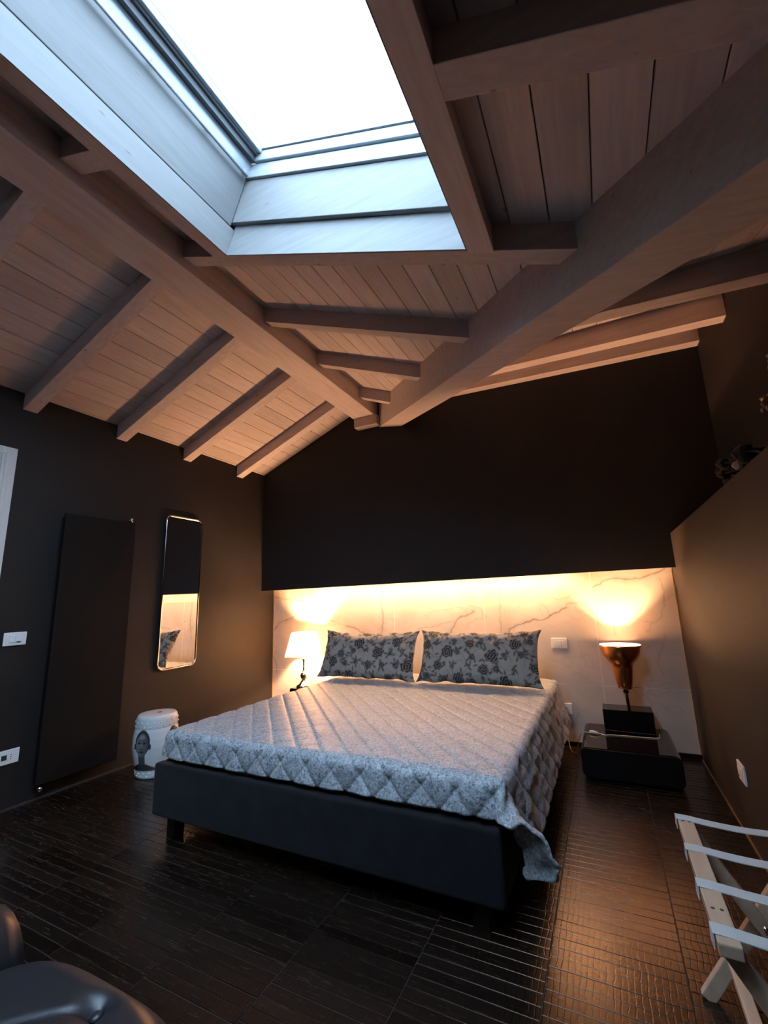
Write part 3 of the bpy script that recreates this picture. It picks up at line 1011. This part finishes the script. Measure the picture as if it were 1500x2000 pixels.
# ---- copper lamp on a black cube
KX, KY = .057, 3.705
cl = thing('table_lamp', 'copper torch lamp shining upwards from a glossy black box foot', 'lamp', (KX, KY, NSZ))
box('box_foot', -.108, .205, 3.655, 3.835, NSZ + .0005, .345, 'black_gloss', cl, bevel=.003)
mk('stem', *tube([(KX + .005, KY, .345), (KX, KY, .47)], .010, 14), 'black_metal', cl, smooth=True)
mk('collar', *lathe([(.0, .455), (.017, .455), (.019, .463), (.017, .47), (.012, .472), (.015, .48), (.0, .482)], (KX, KY), 24, False), 'black_metal', cl, smooth=True)
cup = [(.040, .483), (.047, .487), (.055, .53), (.062, .58), (.067, .625), (.070, .648), (.084, .665), (.102, .685), (.118, .71), (.129, .74), (.135, .772), (.137, .785)]
cs = mk('lamp_shade', *lathe([(0, .483)] + cup + [(.1345, .785)], (KX, KY), 48, False), 'copper', cl, smooth=True)
mk('reflector', *lathe([(r_ - .003, z_ + .001) for r_, z_ in cup[:0:-1]] + [(0.0, .50)], (KX, KY), 48, False), 'reflector_white', cs, smooth=True)
mk('bulb', *lathe([(.0, .50), (.018, .503), (.022, .515), (.028, .53), (.029, .54), (.020, .552), (.0, .556)], (KX, KY), 20, False), 'bulb_glow', cl, smooth=True)
plight('lamp_light', (KX, KY, .585), COPPER_W, (1.0, .52, .26), .03, cl)

# ---- led strip in its profile under the overhang
led = thing('led_strip', 'warm glowing light strip fixed beneath the black overhang', 'light strip', (-1.45, 3.78, 1.32))
zsof = lambda x: .035 + zs0 + (zs1 - zs0) * (x - XL) / (XR - XL)
pp = lambda x0, x1, y0, y1, dz0, dz1: [(x0, y0, zsof(x0) - dz0), (x1, y0, zsof(x1) - dz0), (x1, y1, zsof(x1) - dz0), (x0, y1, zsof(x0) - dz0), (x0, y0, zsof(x0) - dz1), (x1, y0, zsof(x1) - dz1), (x1, y1, zsof(x1) - dz1), (x0, y1, zsof(x0) - dz1)]
hexa('profile', pp(-2.66, -.24, 3.786, 3.814, .010, .0005), 'alu_grey', led)
hexa('diffuser', pp(-2.655, -.245, 3.790, 3.810, .013, .0102), 'led_glow', led)


# ---- cord with its plug on the side table
def spline(pts, n=12):
    out_ = []
    P = [Vector(p) for p in pts]
    for i in range(len(P) - 1):
        p0 = P[max(i - 1, 0)]; p1 = P[i]; p2 = P[i + 1]; p3 = P[min(i + 2, len(P) - 1)]
        for k in range(n):
            t = k / n
            out_.append(tuple(.5 * ((2 * p1) + (p2 - p0) * t + (2 * p0 - 5 * p1 + 4 * p2 - p3) * t * t + (-p0 + 3 * p1 - 3 * p2 + p3) * t ** 3)))
    out_.append(tuple(P[-1]))
    return out_


cord = thing('power_cord', 'thin pale power cord with a plug lying on the black table', 'cord', (-.15, 3.6, NSZ))
pl = [(-.37, YM - .012, .255), (-.372, YM - .03, .20), (-.375, 3.86, .06), (-.36, 3.80, .012), (-.32, 3.72, .010), (-.29, 3.62, .10), (-.262, 3.58, .19), (-.235, 3.585, .200), (-.20, 3.60, .1945)]
mk('cable', *tube(spline(pl), .0028, 8), 'cable_white', cord, smooth=True)
mk('plug', *tube([(-.205, 3.605, .202), (-.19, 3.600, .202), (-.165, 3.592, .201), (-.15, 3.588, .199)], [.008, .011, .010, .005], 12), 'cable_white', cord, smooth=True)
mk('cable', *tube(spline([(-.152, 3.588, .198), (-.13, 3.60, .1935), (-.11, 3.58, .1935), (-.06, 3.60, .1935), (.05, 3.607, .1935), (.16, 3.612, .1935), (.215, 3.63, .1935), (.225, 3.72, .1935)]), .0028, 8), 'cable_white', cord, smooth=True)


# ---- switches and sockets
def plate(label, name, cat, c, axis, sgn, w=.12, h=.08, kind='socket', group=None):
    """axis 0: on a wall x=const (plate spans y); axis 1: on the marble (spans x)"""
    def bb(u0, u1, z0, z1, d0, d1):
        lo, hi = (c[axis] + sgn * d0, c[axis] + sgn * d1)
        lo, hi = min(lo, hi), max(lo, hi)
        if axis == 0:
            return (lo, hi, c[1] + u0, c[1] + u1, c[2] + z0, c[2] + z1)
        return (c[0] + u0, c[0] + u1, lo, hi, c[2] + z0, c[2] + z1)
    t = thing(name, label, cat, tuple(c), group)
    t0 = t
    t = box('cover_plate', *bb(-w / 2, w / 2, -h / 2, h / 2, .0005, .010), 'white_plastic', t, bevel=.004)
    if kind == 'switch':
        box('rocker', *bb(-.034, -.001, -.022, .022, .0102, .0145), 'white_plastic', t, bevel=.002)
        box('rocker', *bb(.001, .034, -.022, .022, .0102, .0145), 'white_plastic', t, bevel=.002)
        box('indicator', *bb(.006, .028, -.021, -.016, .0146, .0152), 'dark_plastic', t)
    else:
        box('insert', *bb(-.034, -.001, -.022, .022, .0102, .0125), 'white_plastic', t, bevel=.0015)
        box('insert', *bb(.001, .034, -.022, .022, .0102, .0125), 'white_plastic', t, bevel=.0015)
        for z_ in (-.012, 0, .012):
            box('hole', *bb(.015, .020, z_ - .0025, z_ + .0025, .0126, .0130), 'dark_plastic', t)
        if kind == 'schuko':
            box('well', *bb(-.032, -.004, -.014, .014, .0126, .0132), 'dark_plastic', t, bevel=.0002)
    return t0


plate('white double light switch on the dark wall beside the radiator', 'light_switch', 'switch', (XL, 1.497, .993), 0, 1, .122, .080, 'switch')
plate('white socket low on the dark wall beside the radiator', 'wall_socket', 'socket', (XL, 1.535, .302), 0, 1, .122, .082, 'schuko')
plate('white socket on the marble beside the pillow', 'wall_socket', 'socket', (-.374, YM, .768), 1, -1)
plate('white socket low on the marble with the cord plugged in', 'wall_socket', 'socket', (-.389, YM, .270), 1, -1)
plate('white socket on the marble half hidden behind the pillow by the small lamp', 'wall_socket', 'socket', (-2.45, YM, .762), 1, -1)
plate('white switch plate low on the half wall behind the luggage rack', 'light_switch', 'switch', (XR, 2.70, .325), 0, -1, .115, .082, 'switch')

# ---- wall radiator
rad = thing('radiator', 'tall flat black panel radiator on the dark wall', 'radiator', (XL, 1.93, .09))
ry0, ry1, rz0, rz1 = 1.668, 2.175, .105, 1.815
box('panel', XL + .062, XL + .082, ry0, ry1, rz0, rz1, 'radiator_black', rad, bevel=.003)
box('rear_frame', XL + .012, XL + .0615, ry0 + .02, ry1 - .02, rz0 + .02, rz1 - .02, 'black_baseboard', rad)
for yb_, zb_ in ((ry1 - .03, rz1 + .020), (ry0 + .04, rz0 - .035)):
    vv_o = mk('valve', *tube([(XL + .001, yb_, zb_), (XL + .060, yb_, zb_)], .009, 12), 'chrome', rad, smooth=True)
    mk('valve_cap', *lathe([(0, zb_ - .018), (.012, zb_ - .018), (.013, zb_ + .016), (0, zb_ + .018)], (XL + .07 if zb_ > 1 else XL + .055, yb_), 14, False), 'chrome', vv_o, smooth=True)

# ---- mirror
mir = thing('wall_mirror', 'narrow tall mirror with thin rounded chrome frame', 'mirror', (XL, 2.68, .65))
my0, my1, mz0, mz1, mr_ = 2.498, 2.862, .655, 1.937, .045


def rrect(y0, y1, z0, z1, rad_, n=8):
    o_ = []
    for cy, cz, a0 in ((y1 - rad_, z0 + rad_, -90), (y1 - rad_, z1 - rad_, 0), (y0 + rad_, z1 - rad_, 90), (y0 + rad_, z0 + rad_, 180)):
        for k in range(n + 1):
            a = math.radians(a0 + 90 * k / n)
            o_.append((cy + rad_ * math.cos(a), cz + rad_ * math.sin(a)))
    return o_


pr = rrect(my0, my1, mz0, mz1, mr_)
N = len(pr)
V = [(XL + .003, *p) for p in pr] + [(XL + .022, *p) for p in pr]
F = [tuple(range(N)), tuple(range(2 * N - 1, N - 1, -1))] + [(i, (i + 1) % N, (i + 1) % N + N, i + N) for i in range(N)]
mk('glass', V, F, 'mirror_glass', mir)
pr2 = rrect(my0 - .003, my1 + .003, mz0 - .003, mz1 + .003, mr_ + .003)
mk('frame', *tube([(XL + .020, *p) for p in pr2], .0085, 10, True), 'chrome', mir, smooth=True)

# ---- ceramic stool
SX, SY = -3.02, 2.30
stool = thing('garden_stool', 'white ceramic drum stool printed with a dark portrait', 'stool', (SX, SY, 0))
prof = [(0, .001), (.172, .001), (.180, .008), (.186, .055), (.190, .060), (.205, .10), (.222, .16), (.232, .22), (.230, .28), (.220, .33), (.211, .352), (.213, .355), (.212, .385), (.207, .415), (.198, .432), (.185, .440), (.12, .444), (0, .445)]
KR, KZ = .65, .92
prof_ = prof
prof = [(r_ * KR, z_ * KZ) for r_, z_ in prof]
# dense lathe for the print
pz = []
for (r0, z0), (r1, z1) in zip(prof[:-1], prof[1:]):
    k = max(1, int(math.hypot(r1 - r0, z1 - z0) / .004))
    for i in range(k):
        t = i / k
        pz.append((r0 + (r1 - r0) * t, z0 + (z1 - z0) * t))
pz.append(prof[-1])
NS_ = 220
Vs, Fs = lathe(pz, (SX, SY), NS_, False)
so = mk('body', Vs, Fs, 'glazed_ceramic', stool, smooth=True)
# generic stylised head: dark hair outline, grey face with features; arc coords on the belly facing the camera
face_dir = math.atan2(-SY, -SX) - .62
pv_ = []
for (r_, z_) in [(a_ / KR, b_ / KZ) for a_, b_ in pz]:
    for i in range(NS_):
        a = 2 * math.pi * i / NS_
        v_ = 0.0
        if .064 < z_ < .350 and r_ > .17:
            for fa in (face_dir, face_dir + 1.5, face_dir - 1.6, face_dir + 3.05):
                d = (a - fa + math.pi) % (2 * math.pi) - math.pi
                s = d * .165
                if abs(s) > .125:
                    continue
                head = ((s) / .062) ** 2 + ((z_ - .262) / .088) ** 2
                fc_ = ((s) / .050) ** 2 + ((z_ - .246) / .080) ** 2
                if head < 1: v_ = max(v_, .97)
                if fc_ < 1:
                    sh_ = .80 + .10 * (s / .05)
                    for ex in (-.021, .021):
                        if ((s - ex) / .014) ** 2 + ((z_ - .262) / .007) ** 2 < 1: sh_ = .97
                        if ((s - ex) / .018) ** 2 + ((z_ - .280) / .004) ** 2 < 1: sh_ = .96
                    if abs(s) < .004 and .225 < z_ < .262: sh_ = .70
                    if (s / .011) ** 2 + ((z_ - .222) / .005) ** 2 < 1: sh_ = .93
                    if (s / .020) ** 2 + ((z_ - .200) / .007) ** 2 < 1: sh_ = .97
                    if (s / .022) ** 2 + ((z_ - .302) / .014) ** 2 < 1: sh_ = .66
                    v_ = sh_
                if abs(s) < .026 and .105 < z_ < .175 and fc_ >= 1: v_ = max(v_, .90)
                shw = .03 + max(0, .115 - z_) * 2.4
                if z_ < .115 and abs(s) < shw: v_ = max(v_, .95)
                if (abs(s) - .064) ** 2 / .008 ** 2 + ((z_ - .235) / .020) ** 2 < 1: v_ = max(v_, .95)
        pv_.append(v_)
set_attr(so, 'print', pv_)
mk('top_mark', *lathe([(0, .4096), (.018, .4096), (.017, .4102), (0, .4104)], (SX + .02, SY), 18, False), 'red_print', so)
for ring, (rr2, zz, nn, ph) in enumerate(((.139, .337, 20, 0), (.1365, .366, 20, .157), (.120, .020, 18, 0), (.122, .039, 18, .17))):
    for k in range(nn):
        a = 2 * math.pi * k / nn + ph
        cx, cy = SX + rr2 * math.cos(a), SY + rr2 * math.sin(a)
        if cx * .6 + cy * -.8 < SX * .6 + SY * -.8 - .12:
            continue
        if k == 0 and ring == 0 or not meshes.get('stud'):
            tmp = mk('stud', *lathe([(0, -.006), (.004, -.0045), (.006, 0), (.004, .0045), (0, .006)], (0, 0), 10, False), 'glazed_ceramic', smooth=True)
            meshes['stud'] = tmp.data
            bpy.data.objects.remove(tmp)
        ob = bpy.data.objects.new('stud', meshes['stud'])
        COL.objects.link(ob); ob.parent = so
        ob.location = Vector((cx, cy, zz)) - origin_of(stool)

# ---- luggage rack
RXa, RXb, RYa, RYb, RZ = .118, .452, 1.165, 1.725, .497
rack = thing('luggage_rack', 'folding beech luggage rack with pale webbing straps', 'luggage rack', ((RXa + RXb) / 2, 1.45, 0))


def bar(name, a, b, w, h, m_, parent, up=(0, 0, 1), bev=.003):
    a, b, up = Vector(a), Vector(b), Vector(up)
    t = (b - a).normalized(); s = t.cross(up).normalized() * w / 2; u = s.cross(t).normalized() * h / 2
    return hexa(name, [a - s - u, b - s - u, b + s - u, a + s - u, a - s + u, b - s + u, b + s + u, a + s + u], m_, parent, bevel=bev)


rails = []
for rx in (RXa + .020, RXb - .020):
    rl_o = bar('rail', (rx, RYa, RZ - .020), (rx, RYb, RZ - .020), .040, .024, 'rack_beech', rack)
    rails.append(rl_o)
for i, sy in enumerate((1.205, 1.362, 1.525, 1.702)):
    w_ = .036
    zt_ = RZ - .007
    ptsu = []
    for k in range(13):
        t = k / 12
        ptsu.append((RXa - .002 + (RXb - RXa + .004) * t, zt_ + .001 - .012 * math.sin(math.pi * t)))
    V = []
    th_ = .0022
    path = [(RXa - .003, RZ - .034)] + ptsu + [(RXb + .003, RZ - .034)]
    for (x_, z_) in path:
        dx = -th_ if x_ < RXa else (th_ if x_ > RXb else 0)
        for yq in (sy - w_ / 2, sy + w_ / 2):
            V.append((x_, yq, z_)); V.append((x_ + dx, yq, z_ + (0 if dx else th_)))
    F = []
    for k in range(len(path) - 1):
        b0, b1 = 4 * k, 4 * (k + 1)
        F += [(b0, b1, b1 + 2, b0 + 2), (b0 + 1, b0 + 3, b1 + 3, b1 + 1), (b0, b0 + 1, b1 + 1, b1), (b0 + 2, b1 + 2, b1 + 3, b0 + 3)]
    F += [(0, 2, 3, 1), (len(V) - 4, len(V) - 3, len(V) - 1, len(V) - 2)]
    mk('strap', V, F, 'strap_webbing', rack)
for ly, o_ in ((1.745, 0), (1.235, 0)):
    bar('leg', (.132, ly + .012, .0), (RXb - .018, ly + .012, RZ - .034), .022, .036, 'rack_beech', rack, (0, 1, 0) if False else (0, 0, 1))
    lg_o = bar('leg', (RXb - .012, ly - .014, .0), (RXa + .018, ly - .014, RZ - .034), .022, .036, 'rack_beech', rack)
    mk('pivot', *tube([(.292, ly - .032, .232), (.292, ly + .030, .232)], .006, 10), 'chrome', lg_o, smooth=True)
bar('stretcher', (.208, 1.225, .112), (.208, 1.745, .112), .030, .022, 'rack_beech', rack)
bar('stretcher', (.372, 1.225, .112), (.372, 1.745, .112), .030, .022, 'rack_beech', rack)
for sx_ in (RXa + .012, RXa + .028):
    for sy_ in (1.275, 1.68):
        mk('screw', *lathe([(0, RZ - .0082), (.004, RZ - .0080), (.004, RZ - .0076), (0, RZ - .0074)], (sx_, sy_), 10, False), 'dark_plastic', rails[0])

# ---- tufted armchair at the lower left corner
ch = thing('armchair', 'black leather chair with buttoned seat near the camera side of the room', 'chair', (-1.05, .30, 0))
CX0, CX1, CY0, CY1, CZ = -1.27, -.70, -.02, .705, .437
nu, nv = 90, 110
Ug, Vg = np.meshgrid(np.linspace(-1, 1, nu), np.linspace(-1, 1, nv))
btn = [(-.93, .60), (-.93, .30), (-.93, .02), (-1.10, .45), (-1.10, .15), (-.78, .45), (-.78, .15)]
btn = [(-.935, .625 - .0), (-.935, .33), (-1.09, .478), (-.78, .478), (-1.09, .18), (-.78, .18), (-.935, .05)]
cxm, cym = (CX0 + CX1) / 2, (CY0 + CY1) / 2
hx, hy = (CX1 - CX0) / 2, (CY1 - CY0) / 2
# superellipse disc mapping
rad_ = (np.abs(Ug) ** 4 + np.abs(Vg) ** 4) ** .25
gx = cxm + hx * Ug * np.where(rad_ > 0, np.maximum(np.abs(Ug), np.abs(Vg)) / np.maximum(rad_, 1e-9), 1)
gy = cym + hy * Vg * np.where(rad_ > 0, np.maximum(np.abs(Ug), np.abs(Vg)) / np.maximum(rad_, 1e-9), 1)
rho = np.maximum(np.abs(Ug), np.abs(Vg))
gz = CZ - .050 * np.clip((rho - .80) / .20, 0, 1) ** 2.2 + .010 * (1 - rho ** 2)
for bx_, by_ in btn:
    d = np.hypot(gx - bx_, gy - by_)
    gz -= .024 * np.exp(-(d / .030) ** 2)
for i_, (a_, b_) in enumerate([(p, q) for p in btn for q in btn if p < q and .14 < math.hypot(p[0] - q[0], p[1] - q[1]) < .24]):
    d = np.array([b_[0] - a_[0], b_[1] - a_[1]]); L2 = d @ d
    t = np.clip(((gx - a_[0]) * d[0] + (gy - a_[1]) * d[1]) / L2, 0, 1)
    dist = np.hypot(gx - a_[0] - t * d[0], gy - a_[1] - t * d[1])
    gz -= .007 * np.exp(-(dist / .008) ** 2)
V = np.stack([gx, gy, gz], -1).reshape(-1, 3).tolist()
id_ = np.arange(nu * nv).reshape(nv, nu)
F = np.stack([id_[:-1, :-1], id_[:-1, 1:], id_[1:, 1:], id_[1:, :-1]], -1).reshape(-1, 4).tolist()
ringi = list(id_[0, :]) + list(id_[1:, -1]) + list(id_[-1, -2::-1]) + list(id_[-2:0:-1, 0])
base0 = len(V)
for k, (zz, sc_) in enumerate(((.335, 1.02), (.27, 1.0))):
    for i in ringi:
        p = V[i]
        V.append((cxm + (p[0] - cxm) * sc_, cym + (p[1] - cym) * sc_, zz))
nr = len(ringi)
for i in range(nr):
    j = (i + 1) % nr
    F.append((ringi[i], ringi[j], base0 + j, base0 + i))
    F.append((base0 + i, base0 + j, base0 + nr + j, base0 + nr + i))
F.append(tuple(base0 + nr + i for i in range(nr)))
seat_o = mk('seat', V, F, 'black_leather', ch, smooth=True)
for bx_, by_ in btn:
    d0 = .010 * (1 - max(abs((bx_ - cxm) / hx), abs((by_ - cym) / hy)) ** 2)
    zb_ = CZ + d0 - .026 - .050 * max(0, (max(abs((bx_ - cxm) / hx), abs((by_ - cym) / hy)) - .80) / .20) ** 2.2
    mk('button', *lathe([(0, zb_ - .003), (.011, zb_), (.0125, zb_ + .004), (.008, zb_ + .008), (0, zb_ + .009)], (bx_, by_), 18, False), 'black_leather', seat_o, smooth=True)
# side arm sweeping up from the seat
V, F = [], []
yr = np.linspace(CY0 - .05, .645, 24)
profA = [(-1.225, .30), (-1.212, .40), (-1.214, .44), (-1.228, .475), (-1.252, .505), (-1.285, .525), (-1.33, .532), (-1.385, .52), (-1.42, .48), (-1.425, .30)]
for i, y_ in enumerate(yr):
    f_ = (y_ - yr[0]) / (yr[-1] - yr[0])
    sc_ = 1 - .16 * max(0, (f_ - .80) / .20) ** 2
    for (x_, z_) in profA:
        V.append((-1.32 + (x_ + 1.32) * (1 - .10 * max(0, (f_ - .85) / .15) ** 2), y_, .30 + (z_ - .30) * sc_))
np_ = len(profA)
for i in range(len(yr) - 1):
    for k in range(np_):
        l = (k + 1) % np_
        F.append((i * np_ + k, i * np_ + l, (i + 1) * np_ + l, (i + 1) * np_ + k))
F.append(tuple(range(np_))); F.append(tuple((len(yr) - 1) * np_ + k for k in range(np_ - 1, -1, -1)))
am = mk('arm', V, F, 'black_leather', ch, smooth=True)
for lx, ly in ((-1.36, .56), (-.80, .56), (-1.36, .04), (-.80, .04)):
    mk('leg', *lathe([(0, 0), (.014, 0), (.022, .27), (.022, .30), (0, .30)], (lx, ly), 14, False), 'black_metal', ch, smooth=True)

# ---- dried bouquet lying on the ledge
fl_ = thing('dried_bouquet', 'dark dried flower bunch lying on the ledge of the half wall', 'dried flowers', (.62, 2.6, ZH))
rs = random.Random(4)
for k in range(16):
    a = Vector((.64 + rs.uniform(-.05, .06), 2.02 + rs.uniform(-.06, .05), ZH + rs.uniform(.005, .05)))
    b = Vector((.61 + rs.uniform(-.07, .08), 2.18 + .46 * k / 15 + rs.uniform(-.05, .05), ZH + rs.uniform(.10, .165)))
    mid = (a + b) / 2 + Vector((0, 0, rs.uniform(.0, .03)))
    st_o = mk('stalk', *tube(spline([a, mid, b], 4), .003, 6), 'dried_dark', fl_, smooth=True)
    r_ = rs.uniform(.024, .042)
    V, F = lathe([(0, -r_), (r_ * .6, -r_ * .7), (r_, 0), (r_ * .75, r_ * .6), (r_ * .3, r_ * .8), (0, r_ * .6)], (0, 0), 9, False)
    V = [(b.x + v_[0] * rs.uniform(.8, 1.2), b.y + v_[1] * rs.uniform(.8, 1.2), max(b.z + v_[2], ZH + .002)) for v_ in V]
    mk('flower_head', V, F, 'dried_pale' if k in (3, 9) else 'dried_dark', st_o)
# ---- crystal drop wall light, partly outside the picture
cr = thing('crystal_sconce', 'brass wall light with hanging crystal drops above the ledge', 'wall light', (XF, 2.25, 1.95))
mk('back_plate', *tube([(XF - .002, 2.16, 2.06), (XF - .016, 2.16, 2.06)], .05, 20), 'brass_old', cr, smooth=True)
arms = ((2.315, 1.93), (2.15, 2.05), (2.02, 1.95))
for ay, az in arms:
    ar_o = mk('arm', *tube(spline([(XF - .015, 2.16, 2.06), (XF - .06, (2.16 + ay) / 2, 2.02), (XF - .12, ay, az + .03)], 6), .005, 8), 'brass_old', cr, smooth=True)
    mk('cup', *lathe([(0, az + .02), (.012, az + .022), (.020, az + .035), (.012, az + .037), (0, az + .03)], (XF - .12, ay), 14, False), 'brass_old', ar_o, smooth=True)
    for k in range(7):
        a = 2 * math.pi * k / 7
        px_, py_ = XF - .12 + .017 * math.cos(a), ay + .017 * math.sin(a)
        z_ = az + .012 - (.022 if k % 2 else 0)
        mk('crystal_drop', *lathe([(0, z_ - .022), (.006, z_ - .010), (.004, z_), (0, z_ + .006)], (px_, py_), 6, False), 'crystal', ar_o)
